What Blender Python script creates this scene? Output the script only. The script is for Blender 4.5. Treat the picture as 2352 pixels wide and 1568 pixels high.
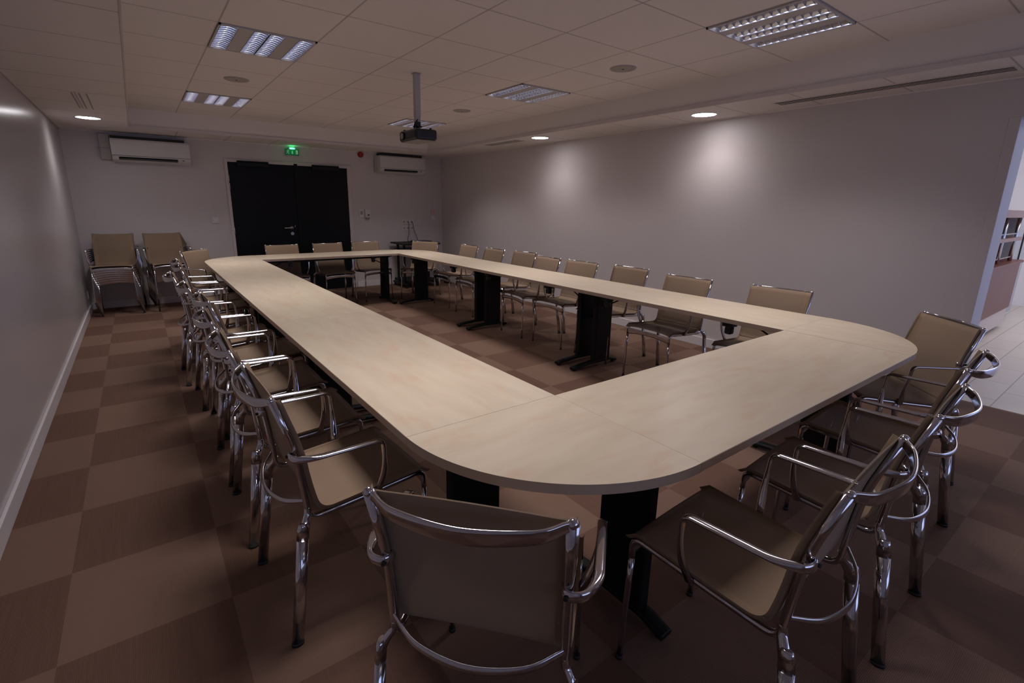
import bpy, bmesh, math, random
from mathutils import Vector, Matrix
random.seed(7)
sc = bpy.context.scene
for o in list(bpy.data.objects): bpy.data.objects.remove(o)
C = sc.collection
R = math.radians

# ------------------------------------------------------------------ camera
cam_d = bpy.data.cameras.new('camera'); cam = bpy.data.objects.new('camera', cam_d); C.objects.link(cam)
cam.location = (-1.1899, -1.2715, 1.430)
cam.rotation_euler = (R(76.28644), R(-0.83481), R(-36.16367))
cam_d.sensor_width = 36.0
cam_d.lens = 1120.14/2352*36.0
cam_d.shift_x = 23.245/2352
cam_d.shift_y = -36.984/2352
cam_d.clip_start = 0.02
sc.camera = cam
# ------------------------------------------------------------------ world, exposure
w = bpy.data.worlds.new('world'); sc.world = w; w.use_nodes = True
w.node_tree.nodes['Background'].inputs[0].default_value = (0.55, 0.68, 1.0, 1)
w.node_tree.nodes['Background'].inputs[1].default_value = 0.3
sc.view_settings.view_transform = 'Standard'
sc.view_settings.look = 'None'
sc.view_settings.exposure = 0.0
sc.view_settings.gamma = 1.0
sc.view_settings.use_curve_mapping = False
# ------------------------------------------------------------------ large lights (daylight, lobby lamp, added fill)
def area(name, loc, rot, sx, sy, power, col, spread=180):
    l = bpy.data.lights.new(name, 'AREA'); l.shape = 'RECTANGLE'; l.size = sx; l.size_y = sy
    l.energy = power; l.color = col; l.spread = R(spread)
    o = bpy.data.objects.new(name, l); C.objects.link(o); o.location = loc; o.rotation_euler = rot
    return o
area('daylight_lobby', (7.2, -4.4, 1.5), (R(90), 0, 0), 5.0, 2.2, 62, (0.34, 0.46, 1.0))
area('lobby_lamp', (7.6, -1.0, 2.9), (0, 0, 0), 3.0, 3.0, 66, (1.0, 0.95, 0.90))
area('daylight_window', (0.4, -4.2, 1.5), (R(90), 0, 0), 3.4, 1.4, 19, (0.52, 0.60, 1.0))
area('near_fill', (1.0, -2.9, 2.26), (0, 0, 0), 2.6, 0.5, 1.5, (1.0, 0.80, 0.68))  # unseen warm fill added behind the camera, no fixture there

# ------------------------------------------------------------------ dimensions
HC, HS = 2.511, 2.293                       # raised ceiling, soffit
XL, XR, YF, YB = -1.832, 3.557, 7.178, -3.7  # room
FL, FR, FF, FB = -1.135, 2.907, 6.458, -2.9  # edges of the raised ceiling
TW, TL, TD, TH = 1.834, 5.422, 0.61, 0.74    # inner ring of the tables
GX, GY = 0.5725, 1.294                       # ceiling grid origin

# ------------------------------------------------------------------ materials
def mat(name, col=(.8, .8, .8), rough=.5, metal=0.0, spec=.5, emis=None, estr=0):
    m = bpy.data.materials.new(name); m.use_nodes = True
    b = m.node_tree.nodes['Principled BSDF']
    b.inputs['Base Color'].default_value = (*col, 1); b.inputs['Roughness'].default_value = rough
    b.inputs['Metallic'].default_value = metal; b.inputs['Specular IOR Level'].default_value = spec
    if emis: b.inputs['Emission Color'].default_value = (*emis, 1); b.inputs['Emission Strength'].default_value = estr
    return m
class NT:
    def __init__(s, m): s.m = m; s.t = m.node_tree; s.n = s.t.nodes; s.l = s.t.links; s.b = s.n['Principled BSDF']
    def new(s, k, **kw):
        x = s.n.new(k)
        for a, v in kw.items(): setattr(x, a, v)
        return x
    def lk(s, a, b): s.l.new(a, b)
    def put(s, inp, v):
        if hasattr(v, 'is_linked') or hasattr(v, 'links'): s.l.new(v, inp)
        else: inp.default_value = v
    def math(s, op, a, b=None, c=None):
        x = s.n.new('ShaderNodeMath'); x.operation = op
        for i, v in enumerate((a, b, c)):
            if v is not None: s.put(x.inputs[i], v)
        return x.outputs[0]
    def mix(s, f, a, b, mode='MIX'):
        x = s.n.new('ShaderNodeMix'); x.data_type = 'RGBA'; x.blend_type = mode
        s.put(x.inputs[0], f)
        for i, v in ((6, a), (7, b)):
            if isinstance(v, tuple): x.inputs[i].default_value = (*v, 1) if len(v) == 3 else v
            else: s.l.new(v, x.inputs[i])
        return x.outputs[2]
    def coord(s, kind='Object', scale=(1, 1, 1), loc=(0, 0, 0), rot=(0, 0, 0)):
        t = s.n.new('ShaderNodeTexCoord'); m = s.n.new('ShaderNodeMapping')
        m.inputs['Scale'].default_value = scale; m.inputs['Location'].default_value = loc; m.inputs['Rotation'].default_value = rot
        s.l.new(t.outputs[kind], m.inputs[0]); return m.outputs[0]
    def noise(s, vec, scale, detail=3, rough=.5):
        x = s.n.new('ShaderNodeTexNoise'); x.inputs['Scale'].default_value = scale
        x.inputs['Detail'].default_value = detail; x.inputs['Roughness'].default_value = rough
        s.l.new(vec, x.inputs['Vector']); return x.outputs[0]
    def ramp(s, f, stops):
        x = s.n.new('ShaderNodeValToRGB'); e = x.color_ramp.elements
        e[0].position, e[0].color = stops[0][0], (*stops[0][1], 1); e[1].position, e[1].color = stops[-1][0], (*stops[-1][1], 1)
        for p, c in stops[1:-1]:
            q = e.new(p); q.color = (*c, 1)
        s.l.new(f, x.inputs[0]); return x.outputs[0]
    def bump(s, h, strength=.2, dist=.01):
        x = s.n.new('ShaderNodeBump'); x.inputs['Strength'].default_value = strength; x.inputs['Distance'].default_value = dist
        s.l.new(h, x.inputs['Height']); s.l.new(x.outputs[0], s.b.inputs['Normal'])

def paint(name, col, rough, bumps=.04, scale=60):
    m = mat(name, col, rough); k = NT(m); v = k.coord()
    n = k.noise(v, 3.0, 4); k.lk(k.mix(k.math('MULTIPLY', n, .08), col, tuple(c*.8 for c in col)), k.b.inputs['Base Color'])
    k.bump(k.noise(v, scale, 3), bumps, .003); return m
M = {}
M['wall'] = paint('wall_paint', (.615, .56, .555), .55)
M['wall_gloss'] = paint('gloss_wall_paint', (.56, .515, .525), .23, .02, 8)
M['lobbywall'] = paint('lobby_wall_paint', (.85, .83, .83), .6)
def tiles(name, lx, ly, col=(.80, .74, .725)):
    m = mat(name, col, .85, spec=.2); k = NT(m)
    t = k.new('ShaderNodeTexCoord'); s = k.new('ShaderNodeSeparateXYZ'); k.lk(t.outputs['Object'], s.inputs[0])
    g = None
    for ax, o, on in ((0, GX, lx), (1, GY, ly)):
        if not on: continue
        u = k.math('FRACT', k.math('DIVIDE', k.math('SUBTRACT', s.outputs[ax], o-60), .6))
        d = k.math('MULTIPLY', k.math('SUBTRACT', .5, k.math('ABSOLUTE', k.math('SUBTRACT', u, .5))), .6)
        q = k.math('SMOOTH_MIN', k.math('DIVIDE', d, .008), 1.0, .3)
        g = q if g is None else k.math('MINIMUM', g, q)
    n = k.noise(t.outputs['Object'], 220, 2)
    base = k.mix(k.math('MULTIPLY', n, .15), col, tuple(c*.8 for c in col))
    if g is None: k.lk(base, k.b.inputs['Base Color'])
    else:
        k.lk(k.mix(g, tuple(c*.5 for c in col), base), k.b.inputs['Base Color']); k.bump(g, .4, .004)
    return m
M['ceil_c'] = tiles('ceiling_tile_grid', True, True)
M['ceil_y'] = tiles('ceiling_tile_cross', False, True)
M['ceil_x'] = tiles('ceiling_tile_long', True, False)
M['plaster'] = paint('plaster', (.76, .70, .68), .8)
M['trim'] = mat('painted_trim', (.60, .54, .54), .5)
M['base'] = mat('baseboard_paint', (.72, .68, .70), .3)
M['chrome'] = mat('polished_aluminium', (.60, .59, .62), .10, 1.0)
M['cast'] = mat('cast_aluminium', (.58, .57, .60), .2, 1.0)
M['rubber'] = mat('black_rubber', (.015, .015, .015), .6)
M['black'] = mat('black_powder_coat', (.006, .006, .007), .45, spec=.25)
M['blackp'] = mat('black_plastic', (.012, .012, .014), .35)
M['white_pl'] = mat('white_plastic', (.66, .63, .61), .35)
M['cream_pl'] = mat('cream_plastic', (.45, .42, .38), .5)
M['pale_pl'] = mat('pale_switch_plastic', (.70, .66, .64), .3)
M['pink_pl'] = mat('pinkish_switch_plastic', (.62, .46, .46), .4)
M['steel'] = mat('brushed_steel', (.55, .55, .56), .3, 1.0)
M['dark'] = mat('dark_slot', (.02, .02, .02), .8)
M['grey_pl'] = mat('grey_plastic', (.30, .29, .28), .5)
M['polegrey'] = mat('pole_grey_paint', (.42, .40, .40), .5)
M['speaker'] = mat('speaker_cloth', (.40, .36, .34), .9)
M['red'] = mat('red_plastic', (.35, .012, .02), .35)
M['green'] = mat('green_sign', (.0, .16, .07), .5, emis=(0, .35, .14), estr=.06)
M['signwhite'] = mat('sign_white', (.45, .6, .5), .5, emis=(.5, .8, .6), estr=.08)
M['led'] = mat('green_led', (.1, 1, .3), .5, emis=(.03, 1.0, .25), estr=22)
M['lamp'] = mat('lamp_diffuser', (1, 1, 1), .5, emis=(1.0, .97, 1.0), estr=14)
M['rim'] = mat('lamp_rim', (.75, .75, .75), .2, .6)
M['frame'] = mat('door_frame_paint', (.62, .55, .54), .45)
M['copper'] = mat('copper_sheet', (.16, .05, .04), .35, .15, spec=.15)
M['beige'] = mat('beige_laminate', (.60, .48, .40), .5)
M['pinkedge'] = mat('pink_laminate', (.26, .15, .13), .4)
M['greycab'] = mat('grey_cabinet', (.42, .41, .40), .5)
M['louvre'] = mat('mirror_louvre', (.82, .84, .92), .22, 1.0)
M['lightpan'] = mat('fixture_white', (.50, .46, .46), .5)
M['tube'] = mat('dim_tube', (.85, .84, .86), .3, emis=(.84, .86, 1.0), estr=8.0)
# dark blue-black door
m = mat('door_laminate', (.0035, .004, .0065), .5, spec=.2); k = NT(m); k.bump(k.noise(k.coord(scale=(1, 1, .1)), 40, 2), .03, .002); M['door'] = m
# glass
m = mat('glass', (1, 1, 1), .02); m.node_tree.nodes['Principled BSDF'].inputs['Transmission Weight'].default_value = 1; M['glass'] = m
# maple table
def wood(name, vert=False):
    m = mat(name, (.7, .5, .33), .34, spec=.45); k = NT(m)
    v = k.coord(scale=(1.0, 5, 5)) ; v2 = k.coord(scale=(1.2, 2.6, 2.6)); v3 = k.coord(scale=(3, 110, 110))
    a = k.noise(v, 3.2, 4, .5); b = k.noise(v2, 4.2, 4, .6); c = k.noise(v3, 3, 2)
    base = k.ramp(a, [(.3, (.585, .49, .365)), (.5, (.625, .53, .40)), (.72, (.66, .565, .43))])
    col = k.mix(k.ramp(b, [(.54, (0, 0, 0)), (.82, (1, 1, 1))]), base, (.60, .41, .28))
    col = k.mix(k.math('MULTIPLY', c, .12), col, (.50, .42, .32))
    k.lk(col, k.b.inputs['Base Color']); k.lk(k.math('MULTIPLY_ADD', c, .12, .26), k.b.inputs['Roughness'])
    return m
M['wood'] = wood('maple_laminate')
M['woodedge'] = mat('maple_edge_band', (.48, .38, .29), .45)
# woven seat fabric
def fabric(name, col, alpha):
    m = mat(name, col, .7, spec=.25); k = NT(m)
    v = k.coord(); br = k.new('ShaderNodeTexWave'); br.inputs['Scale'].default_value = 160; br.bands_direction = 'X'; k.lk(v, br.inputs[0])
    b2 = k.new('ShaderNodeTexWave'); b2.inputs['Scale'].default_value = 160; b2.bands_direction = 'DIAGONAL'; k.lk(v, b2.inputs[0])
    wv = k.math('MULTIPLY', br.outputs[1], b2.outputs[1])
    k.lk(k.mix(wv, tuple(c*.85 for c in col), tuple(c*1.12 for c in col)), k.b.inputs['Base Color'])
    k.b.inputs['Sheen Weight'].default_value = .15
    if alpha < 1:
        tr = k.new('ShaderNodeBsdfTransparent'); mx = k.new('ShaderNodeMixShader'); out = k.n['Material Output']
        mx.inputs[0].default_value = alpha
        k.lk(tr.outputs[0], mx.inputs[1]); k.lk(k.b.outputs[0], mx.inputs[2]); k.lk(mx.outputs[0], out.inputs[0])
    return m
M['mesh'] = fabric('woven_mesh', (.325, .228, .152), .78)
M['hem'] = fabric('woven_hem', (.275, .19, .12), 1.0)
# carpet tiles
T0X, T0Y, TS = -1.0824, 2.5152, .4931
m = mat('woven_carpet_tiles', (.2, .1, .07), .8, spec=.25); k = NT(m)
t = k.new('ShaderNodeTexCoord'); s = k.new('ShaderNodeSeparateXYZ'); k.lk(t.outputs['Object'], s.inputs[0])
ux = k.math('DIVIDE', k.math('SUBTRACT', s.outputs[0], T0X-TS*40), TS); uy = k.math('DIVIDE', k.math('SUBTRACT', s.outputs[1], T0Y-TS*40), TS)
fx, fy = k.math('FLOOR', ux), k.math('FLOOR', uy)
par = k.math('MODULO', k.math('ADD', fx, fy), 2)     # 0 / 1 checker of weave direction
cell = k.new('ShaderNodeCombineXYZ'); k.lk(fx, cell.inputs[0]); k.lk(fy, cell.inputs[1])
wn = k.new('ShaderNodeTexWhiteNoise'); k.lk(cell.outputs[0], wn.inputs['Vector'])
def stripes(ax, per):
    return k.math('MULTIPLY_ADD', k.math('SINE', k.math('MULTIPLY', s.outputs[ax], 2*math.pi/per)), .5, .5)
sx, sy = stripes(0, .0046), stripes(1, .0046)
line = k.math('ADD', k.math('MULTIPLY', par, sy), k.math('MULTIPLY', k.math('SUBTRACT', 1, par), sx))
nz = k.noise(k.coord(scale=(1, 1, 1)), 90, 3); nz2 = k.noise(k.coord(scale=(1, 1, 1)), 420, 2); big = k.noise(k.coord(), 1.1, 2)
streak = k.mix(par, k.noise(k.coord(scale=(60, 2, 1)), 2, 2), k.noise(k.coord(scale=(2, 60, 1)), 2, 2))
A = k.mix(line, (.185, .108, .073), (.262, .163, .116))      # light tile: brighter look of this weave direction put into the colour
B = k.mix(line, (.118, .058, .038), (.142, .071, .046))     # dark tile: same weave turned, its duller shading put into the colour
col = k.mix(par, B, A)
col = k.mix(k.math('MULTIPLY', nz2, .6), col, (.095, .05, .031))
sr = k.new('ShaderNodeRGB'); 
col = k.mix(k.math('MULTIPLY', streak, .25), col, (.30, .19, .14))
col = k.mix(k.math('MULTIPLY', wn.outputs[0], .16), col, (.08, .04, .03))
k.lk(col, k.b.inputs['Base Color']); k.bump(k.math('ADD', line, k.math('MULTIPLY', nz2, 1.6)), .45, .0012)
M['carpet'] = m
# lobby tiles
m = mat('lobby_floor_tiles', (.6, .55, .5), .35); k = NT(m)
br = k.new('ShaderNodeTexBrick'); k.lk(k.coord(scale=(1, 1, 1), loc=(.1, .005, 0)), br.inputs[0])
br.inputs['Scale'].default_value = 1; br.inputs['Brick Width'].default_value = .6; br.inputs['Row Height'].default_value = .225
br.inputs['Mortar Size'].default_value = .004; br.inputs['Color1'].default_value = (.62, .56, .50, 1); br.inputs['Color2'].default_value = (.58, .52, .46, 1)
br.inputs['Mortar'].default_value = (.3, .27, .25, 1); k.lk(br.outputs[0], k.b.inputs['Base Color']); M['lobbytile'] = m

# ------------------------------------------------------------------ mesh helpers
def obj(name, bm, m, parent=None, smooth=False, loc=None):
    me = bpy.data.meshes.new(name)
    bmesh.ops.recalc_face_normals(bm, faces=bm.faces[:])
    bm.to_mesh(me); bm.free()
    for x in (m if isinstance(m, (list, tuple)) else [m]): me.materials.append(x)
    if smooth:
        for p in me.polygons: p.use_smooth = True
    o = bpy.data.objects.new(name, me); C.objects.link(o)
    if parent: o.parent = parent
    if loc: o.location = loc
    return o
def B_(): return bmesh.new()
def box(bm, x0, x1, y0, y1, z0, z1, bev=0, mi=0, seg=2):
    r = bmesh.ops.create_cube(bm, size=1); vs = r['verts']
    for v in vs:
        v.co = Vector(((x0+x1)/2+v.co.x*(x1-x0), (y0+y1)/2+v.co.y*(y1-y0), (z0+z1)/2+v.co.z*(z1-z0)))
    fs = {f for v in vs for f in v.link_faces}
    for f in fs: f.material_index = mi
    if bev:
        es = {e for v in vs for e in v.link_edges}
        bmesh.ops.bevel(bm, geom=list(es), offset=bev, segments=seg, affect='EDGES', profile=.5, material=mi)
    return bm
def cyl(bm, p0, p1, r0, r1=None, n=20, cap=True, mi=0):
    p0, p1 = Vector(p0), Vector(p1); r1 = r0 if r1 is None else r1
    t = (p1-p0).normalized(); a = t.orthogonal().normalized(); b = t.cross(a)
    L = []
    for p, r in ((p0, r0), (p1, r1)):
        L.append([bm.verts.new(p+r*(math.cos(2*math.pi*i/n)*a+math.sin(2*math.pi*i/n)*b)) for i in range(n)])
    for i in range(n):
        f = bm.faces.new((L[0][i], L[0][(i+1) % n], L[1][(i+1) % n], L[1][i])); f.material_index = mi; f.smooth = True
    if cap:
        for l in (L[0][::-1], L[1]):
            f = bm.faces.new(l); f.material_index = mi
    return bm
def disc(bm, c, r, h, n=40):  # flat puck pointing down
    return cyl(bm, (c[0], c[1], c[2]), (c[0], c[1], c[2]-h), r, r, n)
def catmull(P, sub=8):
    P = [Vector(p) for p in P]; out = []
    Q = [P[0]*2-P[1]]+P+[P[-1]*2-P[-2]]
    for i in range(1, len(Q)-2):
        a, b, c, d = Q[i-1:i+3]
        for j in range(sub):
            t = j/sub
            out.append(.5*((2*b)+(c-a)*t+(2*a-5*b+4*c-d)*t*t+(3*b-a-3*c+d)*t**3))
    out.append(P[-1]); return out
def rounded(P, rad, n=6):
    """polyline with filleted corners"""
    P = [Vector(p) for p in P]; out = [P[0]]
    for i in range(1, len(P)-1):
        a, b, c = P[i-1], P[i], P[i+1]
        r = rad[i-1] if isinstance(rad, (list, tuple)) else rad
        u, v = (a-b), (c-b); lu, lv = u.length, v.length; r = min(r, lu*.49, lv*.49)
        s, e = b+u.normalized()*r, b+v.normalized()*r
        for j in range(n+1):
            t = j/n; out.append((1-t)**2*s+2*t*(1-t)*b+t*t*e)
    out.append(P[-1]); return out
def sweep(bm, path, a, b, side, n=12, power=2.0, mi=0, rmf=False):
    """sweep a (super)ellipse; a = half size along 'side', b = half size along the other normal; a, b may be functions of t"""
    L = []; N = len(path); side = Vector(side)
    d = [0]
    for i in range(1, N): d.append(d[-1]+(path[i]-path[i-1]).length)
    for i, p in enumerate(path):
        tg = (path[min(i+1, N-1)]-path[max(i-1, 0)]).normalized()
        s = (side-tg*side.dot(tg)); s.normalize(); nn = tg.cross(s)
        if rmf: side = s.copy()
        t = d[i]/d[-1]; aa = a(t) if callable(a) else a; bb = b(t) if callable(b) else b
        ring = []
        for j in range(n):
            th = 2*math.pi*j/n; c, q = math.cos(th), math.sin(th)
            ring.append(bm.verts.new(p+s*aa*math.copysign(abs(c)**(2/power), c)+nn*bb*math.copysign(abs(q)**(2/power), q)))
        L.append(ring)
    for i in range(N-1):
        for j in range(n):
            f = bm.faces.new((L[i][j], L[i][(j+1) % n], L[i+1][(j+1) % n], L[i+1][j])); f.smooth = True; f.material_index = mi
    for ring in (L[0][::-1], L[-1]):
        f = bm.faces.new(ring); f.material_index = mi
    return bm
def quad(bm, pts, mi=0):
    f = bm.faces.new([bm.verts.new(p) for p in pts]); f.material_index = mi; return f
def extrude_poly(bm, pts2, z0, z1, mi=0, side_mi=None):
    lo = [bm.verts.new((x, y, z0)) for x, y in pts2]; hi = [bm.verts.new((x, y, z1)) for x, y in pts2]
    f = bm.faces.new(hi); f.material_index = mi; f = bm.faces.new(lo[::-1]); f.material_index = mi
    n = len(lo)
    for i in range(n):
        f = bm.faces.new((lo[i], lo[(i+1) % n], hi[(i+1) % n], hi[i])); f.material_index = mi if side_mi is None else side_mi
def thing(name, label, cat, loc=(0, 0, 0), rotz=0, group=None):
    o = bpy.data.objects.new(name, None); C.objects.link(o); o.empty_display_size = .1
    o.location = loc; o.rotation_euler = (0, 0, rotz); o['label'] = label; o['category'] = cat
    if group: o['group'] = group
    return o
def tag(o, label, cat, group=None):
    o['label'] = label; o['category'] = cat
    if group: o['group'] = group
    return o
def struct(name, bm, m, parent=None, smooth=False):
    o = obj(name, bm, m, parent, smooth)
    if not parent: o['kind'] = 'structure'
    return o
def kids(r): return [o for o in bpy.data.objects if o.parent == r]
def dup(root, loc, rot, label, group=None):
    r = root.copy(); C.objects.link(r); r.location = loc; r.rotation_euler = rot; r['label'] = label
    if group: r['group'] = group
    for ch in kids(root):
        c = ch.copy(); C.objects.link(c); c.parent = r
        for g in kids(ch):
            d = g.copy(); C.objects.link(d); d.parent = c
    return r

# ------------------------------------------------------------------ the room
XE = 3.95       # end of the thick right wall / edge of the carpet
bm = B_(); box(bm, XL-.1, 3.88, YB-.1, YF+.1, -.06, 0); struct('floor', bm, M['carpet'])
bm = B_(); box(bm, 3.881, 10.2, -4.8, 2.6, -.06, 0); struct('floor', bm, M['lobbytile'])
# ceiling: raised field, fascias, soffits
bm = B_()
ys = [FB-.02, GY-1.2, GY-.6, GY+1.2, GY+1.8, GY+3.6, GY+4.2, FF+.02]; xs = [FL-.02, GX-1.2, GX-.6, GX+1.2, GX+1.8, FR+.02]
for i in range(7):
    if i % 2 == 0: box(bm, xs[0], xs[-1], ys[i], ys[i+1], HC, HC+.012, mi=0)
    else:
        for a in (0, 2, 4): box(bm, xs[a], xs[a+1], ys[i], ys[i+1], HC, HC+.012, mi=0)
box(bm, FL-.02, FR+.02, FB-.02, FF+.02, HC+.12, HC+.13, mi=3)
box(bm, XL-.1, FL, YB-.1, YF+.1, HS, HC+.05, mi=1)
box(bm, FR, XE, YB-.1, YF+.1, HS, HC+.05, mi=1)
box(bm, FL, FR, FF, YF+.1, HS, HC+.05, mi=2)
box(bm, FL, FR, YB-.1, FB, HS, HC+.05, mi=2)
for f in bm.faces:
    f.normal_update()
    if abs(f.normal.z) < .5: f.material_index = 3
struct('ceiling', bm, [M['ceil_c'], M['ceil_y'], M['ceil_x'], M['plaster']])
# edge trims at the foot of the fascia
bm = B_()
for x0, x1, y0, y1 in ((FL, FL+.012, FB, FF), (FR-.012, FR, FB, FF), (FL, FR, FF-.012, FF)):
    box(bm, x0, x1, y0, y1, HS-.004, HS+.030, .002)
struct('trim_1', bm, M['trim'])
bm = B_()  # shadow angle where soffits meet the walls
box(bm, XL, XL+.018, YB, YF, HS-.008, HS+.001); box(bm, XR-.018, XR, YB, YF, HS-.008, HS+.001); box(bm, XL, XR, YF-.018, YF, HS-.008, HS+.001)
struct('trim_2', bm, M['ceil_x'])
bm = B_(); box(bm, XL-.1, XL, YB, YF+.1, 0, HS+.02); struct('wall_left', bm, M['wall_gloss'])
# far wall with the door opening
DX0, DX1, DH = -.05, 1.781, 2.036
bm = B_()
box(bm, XL-.1, DX0, YF, YF+.12, 0, HS+.02); box(bm, DX1, XR+.1, YF, YF+.12, 0, HS+.02); box(bm, DX0, DX1, YF, YF+.12, DH, HS+.02)
struct('wall_far', bm, M['wall'])
# right wall, thick end pillar and header over the opening
bm = B_(); box(bm, XR, XE, -.5, YF+.1, 0, HS+.02); box(bm, XR, XE, -3.1, -.5, 2.045, HS+.02); box(bm, XR, XE, YB, -3.1, 0, HS+.02)
struct('wall_right', bm, M['wall'])
bm = B_()  # metal corner post on the wall end
box(bm, XR-.004, XR+.012, -.514, -.455, 0, 2.05, .003)
struct('trim_3', bm, M['wall'])
# near wall behind the camera with a window
bm = B_()
box(bm, XL-.1, -1.2, YB-.12, YB, 0, HS+.02); box(bm, 2.2, XR+.4, YB-.12, YB, 0, HS+.02)
box(bm, -1.2, 2.2, YB-.12, YB, 0, .8); box(bm, -1.2, 2.2, YB-.12, YB, 2.15, HS+.02)
struct('wall_near', bm, M['wall'])
bm = B_()
for x in (-1.2, -.08, 1.04, 2.15): box(bm, x, x+.05, YB-.09, YB-.04, .8, 2.15)
box(bm, -1.2, 2.2, YB-.09, YB-.04, .8, .85); box(bm, -1.2, 2.2, YB-.09, YB-.04, 2.1, 2.15)
struct('window_1', bm, M['frame'])
# lobby
bm = B_(); box(bm, XE, 10.2, 2.5, 2.62, 0, 3.0); struct('wall_lobby_far', bm, M['lobbywall'])
bm = B_(); box(bm, 10.1, 10.22, -4.8, 2.5, 0, 3.0); struct('wall_lobby_right', bm, M['lobbywall'])
bm = B_(); box(bm, XE, 10.2, -4.8, 2.6, 3.0, 3.06); box(bm, XE, XE+.01, -4.8, 2.6, HS, 3.0); struct('ceiling', bm, M['plaster'])
# baseboards (ledge on top catches the light)
def baseboard(name, x0, x1, y0, y1):
    bm = B_(); box(bm, x0, x1, y0, y1, 0, .095, .003); return struct(name, bm, M['base'])
baseboard('baseboard_left', XL, XL+.016, YB, YF)
baseboard('baseboard_right', XR-.016, XR, -.5, YF)
bm = B_(); box(bm, XL, DX0-.05, YF-.016, YF, 0, .095, .003); box(bm, DX1+.05, XR, YF-.016, YF, 0, .095, .003); struct('baseboard_far', bm, M['base'])

# ------------------------------------------------------------------ double door
bm = B_()
box(bm, DX0-.01, DX0+.030, YF-.03, YF+.1, 0, DH+.012, .003); box(bm, DX1-.035, DX1+.03, YF-.03, YF+.1, 0, DH+.012, .003)
box(bm, DX0+.030, DX1-.035, YF-.03, YF+.1, DH-.03, DH+.012, .003)
struct('trim_4', bm, M['frame'])
MX = .925
for nm, x0, x1, side in (('door_1', DX0+.03, MX, -1), ('door_2', MX+.004, DX1-.035, 1)):
    bm = B_(); box(bm, x0, x1, YF-.022, YF+.03, .008, DH-.032, .002)
    if side == 1: box(bm, MX-.022, MX+.03, YF-.034, YF-.02, .008, DH-.005, .002)
    d = struct(nm, bm, M['door']); 
    cx = .32 if side == -1 else 1.39
    bm = B_(); box(bm, cx-.22, cx+.22, YF-.085, YF-.02, DH-.085, DH-.028, .008); box(bm, cx-.215, cx+.215, YF-.06, YF-.03, DH-.026, DH-.006, .004)
    cyl(bm, (cx+.1, YF-.06, DH-.03), (cx+.1, YF-.06, DH-.012), .012); obj('door_closer', bm, M['black'], d)
    for z in (1.78, 1.66, 1.01, .25):
        bm = B_(); xx = x0-.004 if side == -1 else x1+.004; cyl(bm, (xx, YF-.034, z-.045), (xx, YF-.034, z+.045), .009, n=12); obj('hinge', bm, M['frame'], d)
    if side == -1:
        bm = B_(); cyl(bm, (.802, YF-.022, 1.045), (.802, YF-.034, 1.045), .026); cyl(bm, (.802, YF-.03, 1.045), (.802, YF-.075, 1.045), .010)
        sweep(bm, rounded([(.802, YF-.03, 1.045), (.802, YF-.075, 1.045), (.68, YF-.075, 1.045)], .012), .010, .009, (0, 0, 1))
        obj('door_handle', bm, M['steel'], d, True)
        bm = B_(); cyl(bm, (.802, YF-.022, .955), (.802, YF-.034, .955), .026); box(bm, .798, .806, YF-.036, YF-.033, .945, .965); obj('lock_plate', bm, M['steel'], d)
        bm = B_(); box(bm, .848, .856, YF-.026, YF-.02, 1.06, 1.085); obj('latch_indicator', bm, M['steel'], d)

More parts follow.
